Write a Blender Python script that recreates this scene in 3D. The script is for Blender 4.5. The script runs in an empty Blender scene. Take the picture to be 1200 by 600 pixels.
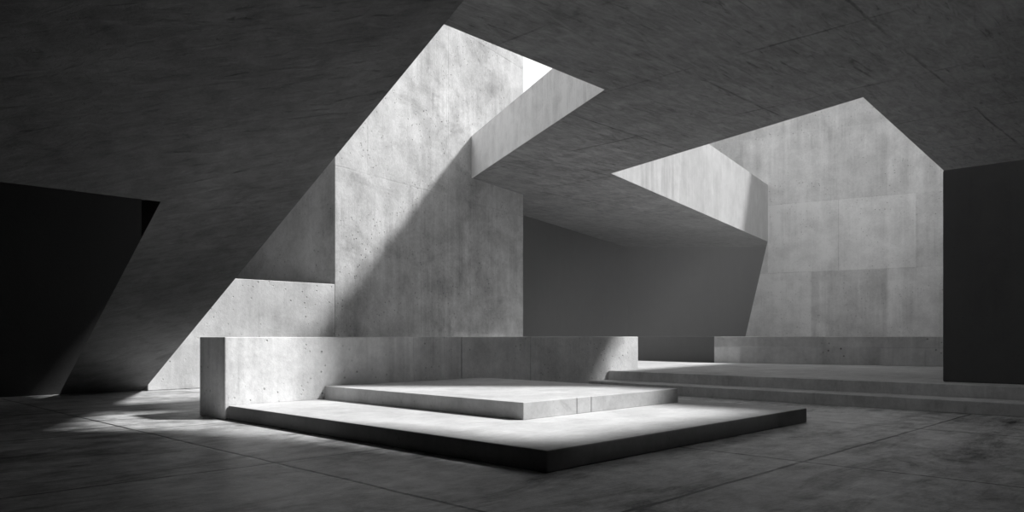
import bpy, bmesh, math, random
from mathutils import Vector, Matrix
C = bpy.context.scene.collection
random.seed(4)
# ---------------------------------------------------------------- frame of the place
# camera stands at the origin, X to the right, Y away.  The platforms, the bench wall and the
# stairs follow two horizontal axes:  a (away, to the right)  and  b (away, to the left).
F = 885.0
HZ = 394.0
EYE = 1.615
SA, CA = 0.697, 0.717
ANG = math.atan2(CA, SA)                       # direction of the a axis seen from world X
def AB(a, b, z=None):
    x, y = SA * a - CA * b, CA * a + SA * b
    return (x, y) if z is None else (x, y, z)
CDIR = Vector((0.507, 0.862)); DDIR = Vector((0.862, -0.507))   # axes of the tower and the far wall

# ---------------------------------------------------------------- materials
def nt(name):
    m = bpy.data.materials.new(name); m.use_nodes = True
    t = m.node_tree
    for n in list(t.nodes): t.nodes.remove(n)
    return m, t
class G:
    def __init__(s, t): s.t = t
    def n(s, kind, **kw):
        nd = s.t.nodes.new(kind)
        for k, v in kw.items():
            if k in nd.inputs.keys(): nd.inputs[k].default_value = v
            else: setattr(nd, k, v)
        return nd
    def l(s, a, b): s.t.links.new(a, b)
    def math(s, op, a, b=None, c=None, clamp=False):
        nd = s.t.nodes.new('ShaderNodeMath'); nd.operation = op; nd.use_clamp = clamp
        for i, v in enumerate((a, b, c)):
            if v is None: continue
            if isinstance(v, (int, float)): nd.inputs[i].default_value = v
            else: s.l(v, nd.inputs[i])
        return nd.outputs[0]
    def remap(s, v, a, b, c, d):
        nd = s.t.nodes.new('ShaderNodeMapRange'); nd.clamp = True
        s.l(v, nd.inputs[0])
        for i, q in enumerate((a, b, c, d)): nd.inputs[i + 1].default_value = q
        return nd.outputs[0]
    def noise(s, vec, scale, detail=6, rough=.6, dist=0):
        nd = s.n('ShaderNodeTexNoise'); nd.inputs['Scale'].default_value = scale
        nd.inputs['Detail'].default_value = detail; nd.inputs['Roughness'].default_value = rough
        nd.inputs['Distortion'].default_value = dist
        s.l(vec, nd.inputs['Vector']); return nd.outputs[0]
    def mapping(s, vec, loc=(0,0,0), rot=(0,0,0), sc=(1,1,1)):
        nd = s.n('ShaderNodeMapping')
        nd.inputs['Location'].default_value = loc; nd.inputs['Rotation'].default_value = rot
        nd.inputs['Scale'].default_value = sc
        s.l(vec, nd.inputs['Vector']); return nd.outputs[0]

def concrete(name, base, rot=0.0, var=.22, streak=.18, panel=None, panel_var=.12, groove=.0,
             scrape=.0, joints=None, joint_w=.03, joint_k=.8, fade=0, pits=.5, bump=.35, rough=.8, scale=1.0, flat=False, top=None, stain=.0):
    """Cast concrete.  rot turns world XY so that local x runs along the surface; vertical streaks run in z,
    panel=(w,h,offx,offz) board-marked pours, joints=(step,offa,offb) square joints on a horizontal surface."""
    m, t = nt(name); g = G(t)
    geo = g.n('ShaderNodeNewGeometry')
    P = g.mapping(geo.outputs['Position'], rot=(0, 0, -rot))
    big = g.noise(P, .22 * scale, 5, .62, .4)
    mid = g.noise(P, 1.3 * scale, 8, .68, .3)
    fine = g.noise(P, 14 * scale, 6, .7)
    v = g.math('ADD', g.math('MULTIPLY', g.math('SUBTRACT', big, .5), 2.0 * var), g.math('MULTIPLY', g.math('SUBTRACT', mid, .5), 2.6 * var))
    v = g.math('ADD', v, g.math('MULTIPLY', g.math('SUBTRACT', fine, .5), 1.2 * var))
    if streak:
        S = g.mapping(P, sc=(2.6, 2.6, .13))
        st = g.noise(S, 1.0 * scale, 7, .7, .2)
        gate = g.remap(g.noise(P, .35, 3, .5), .4, .62, .25, 1.0)
        v = g.math('ADD', v, g.math('MULTIPLY', g.math('MULTIPLY', g.math('SUBTRACT', st, .5), 3.2 * streak), gate))
        S2 = g.mapping(P, sc=(11, 11, .35))
        st2 = g.remap(g.noise(S2, 1.0 * scale, 4, .6), .62, .78, 0, 1)
        v = g.math('SUBTRACT', v, g.math('MULTIPLY', g.math('MULTIPLY', st2, gate), .95 * streak))
    hgt = g.math('ADD', g.math('MULTIPLY', mid, .5), g.math('MULTIPLY', fine, .22))
    if scrape:
        S3 = g.mapping(P, rot=(0, 0, .5), sc=(.9, 3.4, 1.2))
        sc_ = g.noise(S3, 1.1 * scale, 8, .7, 1.2)
        v = g.math('ADD', v, g.math('MULTIPLY', g.math('SUBTRACT', sc_, .5), 2.6 * scrape))
        hgt = g.math('ADD', hgt, g.math('MULTIPLY', sc_, 1.6 * scrape))
        S4 = g.mapping(P, rot=(0, 0, -.35), sc=(.8, 7, 1.2))
        cut = g.remap(g.noise(S4, .8 * scale, 5, .65, 1.6), .60, .67, 0, 1)
        v = g.math('SUBTRACT', v, g.math('MULTIPLY', cut, .6 * scrape))
        hgt = g.math('SUBTRACT', hgt, g.math('MULTIPLY', cut, .5 * scrape))
    if stain:
        sn = g.remap(g.noise(g.mapping(P, rot=(0, 0, .9), sc=(.5, 1.6, 1)), .6, 10, .76, 1.0), .48, .66, 0, 1)
        v = g.math('SUBTRACT', v, g.math('MULTIPLY', sn, stain))
    # air holes
    vo = g.n('ShaderNodeTexVoronoi'); vo.inputs['Scale'].default_value = 8.0 * scale
    g.l(g.mapping(P), vo.inputs['Vector'])
    hole = g.remap(vo.outputs['Distance'], .09, .17, 1, 0)
    hg = g.remap(g.noise(P, 1.1 * scale, 4, .6), .44, .62, 0, 1)
    hole = g.math('MULTIPLY', hole, hg)
    v = g.math('SUBTRACT', v, g.math('MULTIPLY', hole, .5 * pits))
    hgt = g.math('SUBTRACT', hgt, g.math('MULTIPLY', hole, .6 * pits))
    if panel:
        w, h, ox, oz = panel
        sep = g.n('ShaderNodeSeparateXYZ'); g.l(P, sep.inputs[0])
        cmb = g.n('ShaderNodeCombineXYZ')
        wob = g.math('MULTIPLY', g.math('SUBTRACT', g.noise(P, .9, 3, .6), .5), .06)
        g.l(g.math('ADD', g.math('SUBTRACT', sep.outputs[0], ox), wob), cmb.inputs[0])
        g.l(g.math('ADD', g.math('SUBTRACT', sep.outputs[2 if not flat else 1], oz), wob), cmb.inputs[1])
        br = g.n('ShaderNodeTexBrick'); br.offset = .37; br.squash = 1.0
        br.inputs['Scale'].default_value = 1.0
        br.inputs['Brick Width'].default_value = w; br.inputs['Row Height'].default_value = h
        br.inputs['Mortar Size'].default_value = .03; br.inputs['Mortar Smooth'].default_value = .3
        br.inputs['Color1'].default_value = (0, 0, 0, 1); br.inputs['Color2'].default_value = (1, 1, 1, 1)
        br.inputs['Mortar'].default_value = (.5, .5, .5, 1)
        g.l(cmb.outputs[0], br.inputs['Vector'])
        bw = g.n('ShaderNodeRGBToBW'); g.l(br.outputs['Color'], bw.inputs[0])
        v = g.math('ADD', v, g.math('MULTIPLY', g.math('SUBTRACT', bw.outputs[0], .5), panel_var))
        if groove:
            gg = g.math('MULTIPLY', br.outputs['Fac'], g.remap(g.noise(P, .5, 3, .6), .35, .6, .15, 1))
            v = g.math('SUBTRACT', v, g.math('MULTIPLY', gg, groove))
            hgt = g.math('SUBTRACT', hgt, g.math('MULTIPLY', gg, groove * 1.2))
    if joints:
        step, oa, ob = joints
        wb = g.n('ShaderNodeVectorMath', operation='ADD')
        nz_ = g.n('ShaderNodeTexNoise'); nz_.inputs['Scale'].default_value = .9; g.l(P, nz_.inputs['Vector'])
        ws = g.n('ShaderNodeVectorMath', operation='SCALE'); g.l(nz_.outputs['Color'], ws.inputs[0]); ws.inputs['Scale'].default_value = joint_w * 2.4
        g.l(P, wb.inputs[0]); g.l(ws.outputs[0], wb.inputs[1])
        sep2 = g.n('ShaderNodeSeparateXYZ'); g.l(wb.outputs[0], sep2.inputs[0])
        lines = None
        for k, off in ((0, oa), (1, ob)):
            u = g.math('DIVIDE', g.math('SUBTRACT', sep2.outputs[k], off), step)
            fr = g.math('ABSOLUTE', g.math('SUBTRACT', g.math('FRACT', g.math('ADD', u, 1000.5)), .5))
            ln = g.remap(fr, joint_w / step * .4, joint_w / step, 1, 0)
            lines = ln if lines is None else g.math('MAXIMUM', lines, ln)
        sj = g.n('ShaderNodeSeparateXYZ'); g.l(geo.outputs['Normal'], sj.inputs[0])
        lines = g.math('MULTIPLY', lines, g.math('GREATER_THAN', g.math('ABSOLUTE', sj.outputs[2]), .7))
        if fade: lines = g.math('MULTIPLY', lines, g.remap(g.noise(P, .33, 4, .6), .42, .60, 1 - fade, 1))
        v = g.math('SUBTRACT', v, g.math('MULTIPLY', lines, joint_k))
        hgt = g.math('SUBTRACT', hgt, g.math('MULTIPLY', lines, 1.0))
    val = g.math('MULTIPLY', g.math('ADD', v, 1.0), base)
    if top is not None:                       # upper faces paler than the sides: light and shade put into the colour
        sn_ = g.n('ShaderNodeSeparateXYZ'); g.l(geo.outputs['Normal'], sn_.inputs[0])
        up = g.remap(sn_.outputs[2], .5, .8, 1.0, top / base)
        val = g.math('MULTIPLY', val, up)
    val = g.math('MAXIMUM', g.math('MINIMUM', val, .92), .012)
    cc = g.n('ShaderNodeCombineXYZ')
    for i in range(3): g.l(val, cc.inputs[i])
    bp = g.n('ShaderNodeBump'); bp.inputs['Strength'].default_value = bump; bp.inputs['Distance'].default_value = .06
    g.l(hgt, bp.inputs['Height'])
    b = g.n('ShaderNodeBsdfPrincipled'); b.inputs['Roughness'].default_value = rough
    b.inputs['Specular IOR Level'].default_value = .3
    g.l(cc.outputs[0], b.inputs['Base Color']); g.l(bp.outputs[0], b.inputs['Normal'])
    o = g.n('ShaderNodeOutputMaterial'); g.l(b.outputs[0], o.inputs[0])
    return m

ROT_C = math.atan2(CDIR.y, CDIR.x); ROT_D = math.atan2(DDIR.y, DDIR.x)
M = {
 'floor': concrete('floor_concrete', .56, ANG, scale=1.9, var=.75, streak=0, joints=(4.8, .03, 4.12), joint_w=.035, scrape=.4, pits=.2, bump=.3, rough=.4, stain=.75),
 'dais': concrete('dais_concrete', .60, ANG, var=.34, streak=0, scrape=.24, pits=.2, bump=.2, rough=.7),
 'base_platform': concrete('base_platform_concrete', .19, ANG, var=.32, streak=.08, scrape=.16, pits=.45, bump=.2, top=.6),  # shade of the side faces is put into the dark base colour
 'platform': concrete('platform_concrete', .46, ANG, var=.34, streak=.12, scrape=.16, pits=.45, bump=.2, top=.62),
 'bench': concrete('bench_concrete', .74, ANG, scale=.8, bump=.7, var=.38, streak=.34, pits=1.2),
 'low': concrete('low_block_concrete', .55, ANG, scale=.7, bump=.7, var=.40, streak=.3, pits=1.2),
 'tower': concrete('tower_concrete', .46, ROT_C, scale=.7, var=.5, streak=.42, pits=1.6, stain=.26, panel=(5.2, 7.5, .9, .2), panel_var=.10, groove=.12, bump=.8),
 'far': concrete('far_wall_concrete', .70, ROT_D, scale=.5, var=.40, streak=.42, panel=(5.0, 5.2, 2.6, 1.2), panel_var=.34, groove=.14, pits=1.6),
 'painted_shade': concrete('painted_shade_concrete', .10, ROT_C, var=.15, streak=.12, panel=(5.0, 5.2, 2.6, 1.2), panel_var=.06),  # far wall concrete again, with deep shade painted in as a dark base
 'shell': concrete('shell_concrete', .03, 0, var=.2, streak=.14, panel=(4.8, 4.4, 0, 0), panel_var=.1),  # near-black base set to swallow bounced light
 'ceiling': concrete('ceiling_concrete', .22, ANG, var=.46, streak=0, scrape=.8, joints=(4.8, 13.2, 11.0), joint_w=.05, joint_k=.6, fade=.95, pits=.3, bump=.5, flat=True),
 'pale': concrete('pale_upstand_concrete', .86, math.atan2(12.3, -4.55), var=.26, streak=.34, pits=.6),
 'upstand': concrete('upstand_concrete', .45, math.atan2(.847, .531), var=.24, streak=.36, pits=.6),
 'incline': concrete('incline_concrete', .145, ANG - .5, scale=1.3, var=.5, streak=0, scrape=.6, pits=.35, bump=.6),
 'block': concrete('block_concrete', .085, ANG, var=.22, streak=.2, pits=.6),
}

# ---------------------------------------------------------------- mesh helpers
def ccw(p):
    s = sum(p[i][0] * p[(i + 1) % len(p)][1] - p[(i + 1) % len(p)][0] * p[i][1] for i in range(len(p)))
    return list(p) if s > 0 else list(p)[::-1]
def link(name, bm, mat, origin=None, parent=None, bevel=0):
    bmesh.ops.recalc_face_normals(bm, faces=bm.faces)
    if origin is not None: bmesh.ops.translate(bm, verts=bm.verts, vec=-Vector(origin))
    me = bpy.data.meshes.new(name); bm.to_mesh(me); bm.free()
    o = bpy.data.objects.new(name, me); C.objects.link(o)
    if origin is not None: o.location = origin
    me.materials.append(mat)
    if bevel:
        md = o.modifiers.new('edge', 'BEVEL'); md.width = bevel; md.segments = 2; md.limit_method = 'ANGLE'; md.angle_limit = math.radians(35)
    if parent is not None:
        o.parent = parent; o.location = Vector(origin or (0, 0, 0)) - parent.location
    return o
def prism_bm(poly, z0, z1):
    bm = bmesh.new(); p = ccw(poly)
    lo = [bm.verts.new((x, y, z0 if not callable(z0) else z0(x, y))) for x, y in p]
    hi = [bm.verts.new((x, y, z1 if not callable(z1) else z1(x, y))) for x, y in p]
    bm.faces.new(lo[::-1]); bm.faces.new(hi)
    for i in range(len(p)):
        j = (i + 1) % len(p); bm.faces.new((lo[i], lo[j], hi[j], hi[i]))
    return bm
def prism(name, poly, z0, z1, mat, bevel=.025, parent=None):
    cx = sum(p[0] for p in poly) / len(poly); cy = sum(p[1] for p in poly) / len(poly)
    return link(name, prism_bm(poly, z0, z1), mat, (cx, cy, z0), parent, bevel)
def rect(a0, a1, b0, b1): return [AB(a0, b0), AB(a1, b0), AB(a1, b1), AB(a0, b1)]
def notched(a0, a1, b0, b1, notches, w=.02, d=.035, side='b0'):
    """rectangle in (a,b) whose front side (b0) carries narrow open joints at the given a positions"""
    pts = [(a0, b0)]
    for n in sorted(notches):
        pts += [(n - w, b0), (n, b0 + d), (n + w, b0)]
    pts += [(a1, b0), (a1, b1), (a0, b1)]
    return [AB(*p) for p in pts]
def tag(o, label, cat, group=None):
    o['label'] = label; o['category'] = cat; o['kind'] = 'thing'
    if group: o['group'] = group
    return o
def struct(o): o['kind'] = 'structure'; return o
def empty(name, loc):
    o = bpy.data.objects.new(name, None); C.objects.link(o); o.location = loc; o.empty_display_size = .3; return o

# ---------------------------------------------------------------- setting
HC = 8.83                     # underside of the ceiling
X0, X1, Y0, Y1 = -28.0, 36.0, -10.0, 70.0
bm = prism_bm([(X0 - 1, Y0 - 1), (X1 + 1, Y0 - 1), (X1 + 1, Y1 + 1), (X0 - 1, Y1 + 1)], -.4, 0)
struct(link('floor', bm, M['floor'], (0, 20, 0)))

TW = [Vector((-6.3, 26.9)), Vector((.57, 38.5)), Vector((-6.3, 42.6)), Vector((-13.2, 31.0))]   # tower plan
E3a, E3b = Vector((4.39, 33.5)), Vector((19.5, 57.6))
WB = lambda s: (E3b.x + DDIR.x * s, E3b.y + DDIR.y * s)       # far wall line
IN = -DDIR * .3                                               # a little behind a lit face
hole1 = [AB(11.3, 13.35), (-1.54, 17.5), (2.72, 22.1), (-1.83 + .05, 34.4), (-2.1, 34.7), (-6.6, 27.2), AB(12.3, 23.0)]
hole2 = [tuple(E3a), (10.6, 22.8), (33.2, 50.6), (20.0, 58.4)]
sun_pool_hole = [AB(12.6, .7), AB(18.4, .7), AB(18.2, 4.2), AB(16, 6.6), AB(14, 8.75), AB(11.9, 10.9), AB(10.7, 12.0), AB(9.1, 9.0), AB(10.2, 8.6), AB(11.1, 7.6), AB(12.3, 3.6)]  # added unseen roof opening, shaped to throw the sun pool onto the platforms
bm = bmesh.new()
loops = [[(X0 - 1, Y0 - 1), (X1 + 1, Y0 - 1), (X1 + 1, Y1 + 1), (X0 - 1, Y1 + 1)], hole1, hole2, sun_pool_hole]
edges = []
for lp in loops:
    vs = [bm.verts.new((x, y, HC)) for x, y in lp]
    edges += [bm.edges.new((vs[i], vs[(i + 1) % len(vs)])) for i in range(len(vs))]
bmesh.ops.triangle_fill(bm, edges=edges, use_beauty=True, use_dissolve=False)
r = bmesh.ops.extrude_face_region(bm, geom=list(bm.faces))
bmesh.ops.translate(bm, verts=[v for v in r['geom'] if isinstance(v, bmesh.types.BMVert)], vec=(0, 0, .35))
struct(link('ceiling', bm, M['ceiling'], (0, 20, HC)))

# upstand along the far skylight
dv = (E3b - E3a).normalized(); nv = Vector((-dv.y, dv.x))
pp = [E3a - nv * .012, E3b - nv * .012, E3b + nv * .9, E3a + nv * .9]
struct(link('trim_1', prism_bm([tuple(p) for p in pp], HC + .002, HC + 4.32), M['upstand'], (E3a.x, E3a.y, HC)))

dv2 = (Vector((-1.83, 34.4)) - Vector((2.72, 22.1))).normalized(); nv2 = Vector((dv2.y, -dv2.x))
q0, q1 = Vector((2.72, 22.1)), Vector((-1.83, 34.4)) + dv2 * .1
pp = [q0 - nv2 * .012, q1 - nv2 * .012, q1 + nv2 * .9, q0 + nv2 * .9]
struct(link('trim_2', prism_bm([tuple(p) for p in pp], HC + .002, HC + 1.9), M['pale'], (q0.x, q0.y, HC)))

def wall(name, p, q, z1, mat, thick=1.0, side=1, z0=-.2, s=True):
    p, q = Vector(p), Vector(q); d = (q - p).normalized(); n = Vector((-d.y, d.x)) * side * thick
    o = link(name, prism_bm([tuple(p), tuple(q), tuple(q + n), tuple(p + n)], z0, z1), mat, (p.x, p.y, 0))
    return struct(o)
def on_back(px, py):            # point of the far wall seen at a pixel
    k = (px - 600) / F
    s_ = (k * E3b.y - E3b.x) / (DDIR.x - k * DDIR.y)
    x, y = WB(s_); return Vector((x, y, EYE + (HZ - py) / F * y))
bm = bmesh.new(); e0, e1 = on_back(871, 405), on_back(899.5, 283); xr = WB(20.6); nb = Vector((.507, .862, 0)) * .7  # left end slanted along a shadow edge; the cut stands in for it
e0 = e0 + (e0 - e1) * (e0.z / (e1.z - e0.z)); wl = WB(-12); zc = HC + .4
outl = [e0, Vector((xr[0], xr[1], 0)), Vector((xr[0], xr[1], 24)), Vector((wl[0], wl[1], 24)), Vector((wl[0], wl[1], zc)), Vector((e1.x, e1.y, zc)), e1]
va = [bm.verts.new(p) for p in outl]; vb = [bm.verts.new(p + nb) for p in outl]
bm.faces.new(va); bm.faces.new(vb)
for i in range(len(va)):
    j = (i + 1) % len(va); bm.faces.new((va[i], va[j], vb[j], vb[i]))
struct(link('wall_back', bm, M['far'], (E3b.x, E3b.y, 0)))
wall('wall_alcove', (9.0, 61.6), (27, 60.9), HC + 1.5, M['painted_shade'], .8, 1)  # dark colour stands in for the shaded stretch of the far wall
wall('wall_recess', (-1.9, 40.2), (9.5, 61.7), HC + .36, M['painted_shade'], 1.0, 1)
struct(link('trim_3', prism_bm([(-1.9, 40.2), (9.5, 61.7), (8.6, 62.2), (-2.8, 40.7)], HC + .36, 22), M['pale'], (0, 45, HC)))  # upper part of the recess wall, sunlight put into a paler base
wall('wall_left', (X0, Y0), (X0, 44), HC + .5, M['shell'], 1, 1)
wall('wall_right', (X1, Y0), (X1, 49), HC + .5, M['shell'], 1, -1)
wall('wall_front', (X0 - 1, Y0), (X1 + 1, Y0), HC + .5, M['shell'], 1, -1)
wall('wall_pocket', AB(-18, 23.62), AB(8.45, 23.62), HC + .2, M['shell'], .8, 1)  # dark wall added behind the slab opening to keep light out
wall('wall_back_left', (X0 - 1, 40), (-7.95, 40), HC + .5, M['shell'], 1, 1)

# ---------------------------------------------------------------- things
o = prism('tower_block', [tuple(p) for p in TW], 0, 20.5, M['tower'], .015)
tag(o, 'tall pale concrete tower block rising through the skylight behind the bench wall', 'tower block')

e_d = Vector((-.862, .507)); t0_ = TW[0] + Vector((-.507, -.862)) * .006
def on_end(b):                 # where the end face of the tower reaches a given b
    return t0_ + e_d * ((b - (-CA * t0_.x + SA * t0_.y)) / (-CA * e_d.x + SA * e_d.y))
lb = [AB(8.5, 23.27), tuple(on_end(23.27)), tuple(on_end(27.2)), AB(8.5, 27.2)]
o = prism('low_block', lb, 0, 3.47, M['low'], .02)
tag(o, 'low concrete block behind the foot of the slanting slab, against the tower block', 'block')

# slanting slab: underside rises from the floor towards the viewer
SL = .509; B0 = 23.56
def zin(x, y):
    b = -CA * x + SA * y
    return max(0.0, SL * (B0 - b))
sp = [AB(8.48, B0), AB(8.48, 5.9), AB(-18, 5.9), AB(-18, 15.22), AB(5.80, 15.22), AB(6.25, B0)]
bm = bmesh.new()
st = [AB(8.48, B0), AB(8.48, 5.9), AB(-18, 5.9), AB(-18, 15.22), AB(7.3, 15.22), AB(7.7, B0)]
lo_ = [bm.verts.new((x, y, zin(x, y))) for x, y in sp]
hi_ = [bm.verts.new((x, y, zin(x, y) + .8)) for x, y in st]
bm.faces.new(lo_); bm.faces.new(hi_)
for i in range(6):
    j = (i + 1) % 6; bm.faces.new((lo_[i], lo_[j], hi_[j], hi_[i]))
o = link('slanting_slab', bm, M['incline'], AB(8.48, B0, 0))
tag(o, 'huge dark slanting concrete slab resting on the floor with one slim leg', 'slab')

# bench wall in three cast lengths
bw = empty('bench_wall', AB(13.5, 14.7, 0))
tag(bw, 'long waist-high pale concrete wall running behind the stacked platforms', 'low wall')
js = [6.6, 12.75, 15.3, 20.45]
for i in range(3):
    g0 = .012 if i else 0; g1 = .012 if i < 2 else 0
    a0, a1 = js[i] + g0, js[i + 1] - g1
    prism('wall_section', rect(a0, a1, 14.16, 15.3), 0, 1.6, M['bench'], .02, bw)

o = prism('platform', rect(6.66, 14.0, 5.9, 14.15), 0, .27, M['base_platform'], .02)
tag(o, 'broad lowest platform slab with shade painted into its front faces standing on the tiled floor', 'platform')
o = prism('platform', notched(8.8, 13.4, 8.3, 14.15, [10.15, 10.55], .012, .02), .27, .55, M['platform'], .02)
tag(o, 'smaller bright platform slab lying on top of the broad lowest one', 'platform')

o = prism('stair_step', rect(17.85, 18.79, -26, 14.14), 0, .27, M['dais'], .015)
tag(o, 'lower long concrete step along the foot of the raised dais', 'step')
dp = [AB(18.8, -26), AB(18.8, 14.14), AB(20.47, 14.14), AB(20.47, 20), AB(27.6, 21), AB(48, 26), (34.8, 45), (34.8, -3)]
o = prism('raised_dais', dp, 0, .55, M['dais'], .015)
tag(o, 'wide raised concrete dais with a sunlit patch beside the bench wall end', 'dais')

fw = empty('parapet_wall', (8.18, 30.56, .55))
tag(fw, 'far waist-high concrete wall standing on the raised dais below the tall back wall', 'low wall')
K = Vector((8.18, 30.56)); RR = Vector((17.6, 25.2)); LL = Vector((5.0, 34.3))
dr = (RR - K).normalized(); nr = Vector((-dr.y, dr.x))
dl = (LL - K).normalized(); nl = Vector((dl.y, -dl.x))
# mitre at the corner
den = dr.x * (-dl.y) - dr.y * (-dl.x)
off = .9
A1 = K + nr * off; B1 = K + nl * off
dd = B1 - A1; tt = (dd.x * (-dl.y) - dd.y * (-dl.x)) / den
KI = A1 + dr * tt
rp = [K + dr * .0, RR, RR + nr * off, KI]
prism('wall_section', [tuple(p) for p in rp], .55, 1.6, M['far'], .015, fw)
prism('return_section', [tuple(p) for p in (K, KI, LL + nl * off, LL)], .55, 1.6, M['painted_shade'], .015, fw)  # shaded side of the parapet, darkened by its base colour

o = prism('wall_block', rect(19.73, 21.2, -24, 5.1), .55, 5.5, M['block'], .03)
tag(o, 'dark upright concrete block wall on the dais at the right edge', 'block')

# ---------------------------------------------------------------- light: sun and sky through the roof openings
fq = .60
L = Vector((-4.5 - 4.55 * fq, -7.5 + 12.3 * fq, -8.0)).normalized()
s = bpy.data.lights.new('sun', 'SUN'); s.energy = 6.2; s.angle = math.radians(5.5)
so = bpy.data.objects.new('sun', s); C.objects.link(so); so.location = (20, 0, 40)
so.rotation_euler = L.to_track_quat('-Z', 'Y').to_euler()
w = bpy.data.worlds.new('World'); bpy.context.scene.world = w; w.use_nodes = True
bg = w.node_tree.nodes['Background']; bg.inputs[0].default_value = (1, 1, 1, 1); bg.inputs[1].default_value = .65
def portal(cx, cy, sx, sy, rot):
    l = bpy.data.lights.new('sky_opening', 'AREA'); l.shape = 'RECTANGLE'; l.size = sx; l.size_y = sy
    l.cycles.is_portal = True
    ob = bpy.data.objects.new('sky_opening', l); C.objects.link(ob); ob.location = (cx, cy, HC + 6.0); ob.rotation_euler = (0, 0, rot)

hm, ht = nt('haze'); hg_ = G(ht)
vs_ = hg_.n('ShaderNodeVolumeScatter'); vs_.inputs['Density'].default_value = .0055; vs_.inputs['Anisotropy'].default_value = .0
ho = hg_.n('ShaderNodeOutputMaterial'); hg_.l(vs_.outputs[0], ho.inputs['Volume'])
hz = link('haze', prism_bm([(X0 - .5, Y0 - .5), (X1 + .5, Y0 - .5), (X1 + .5, Y1 + .5), (X0 - .5, Y1 + .5)], -.2, 23), hm, (0, 20, 0))
tag(hz, 'thin haze filling the hall and making the sunbeams faintly visible', 'haze'); hz['kind'] = 'stuff'

# ---------------------------------------------------------------- camera
cam = bpy.data.cameras.new('camera'); co = bpy.data.objects.new('camera', cam); C.objects.link(co)
cam.sensor_width = 36; cam.sensor_fit = 'HORIZONTAL'; cam.lens = F / 1200 * 36
cam.shift_y = (HZ - 300) / 1200; cam.clip_end = 300
co.location = (0, 0, EYE); co.rotation_euler = (math.radians(90), 0, 0)
sc = bpy.context.scene; sc.camera = co
sc.view_settings.view_transform = 'Standard'; sc.view_settings.look = 'None'
sc.view_settings.gamma = 1; sc.view_settings.use_curve_mapping = False
sc.view_settings.exposure = 0.0
sc.cycles.use_denoising = True
sc.cycles.max_bounces = 10; sc.cycles.diffuse_bounces = 8
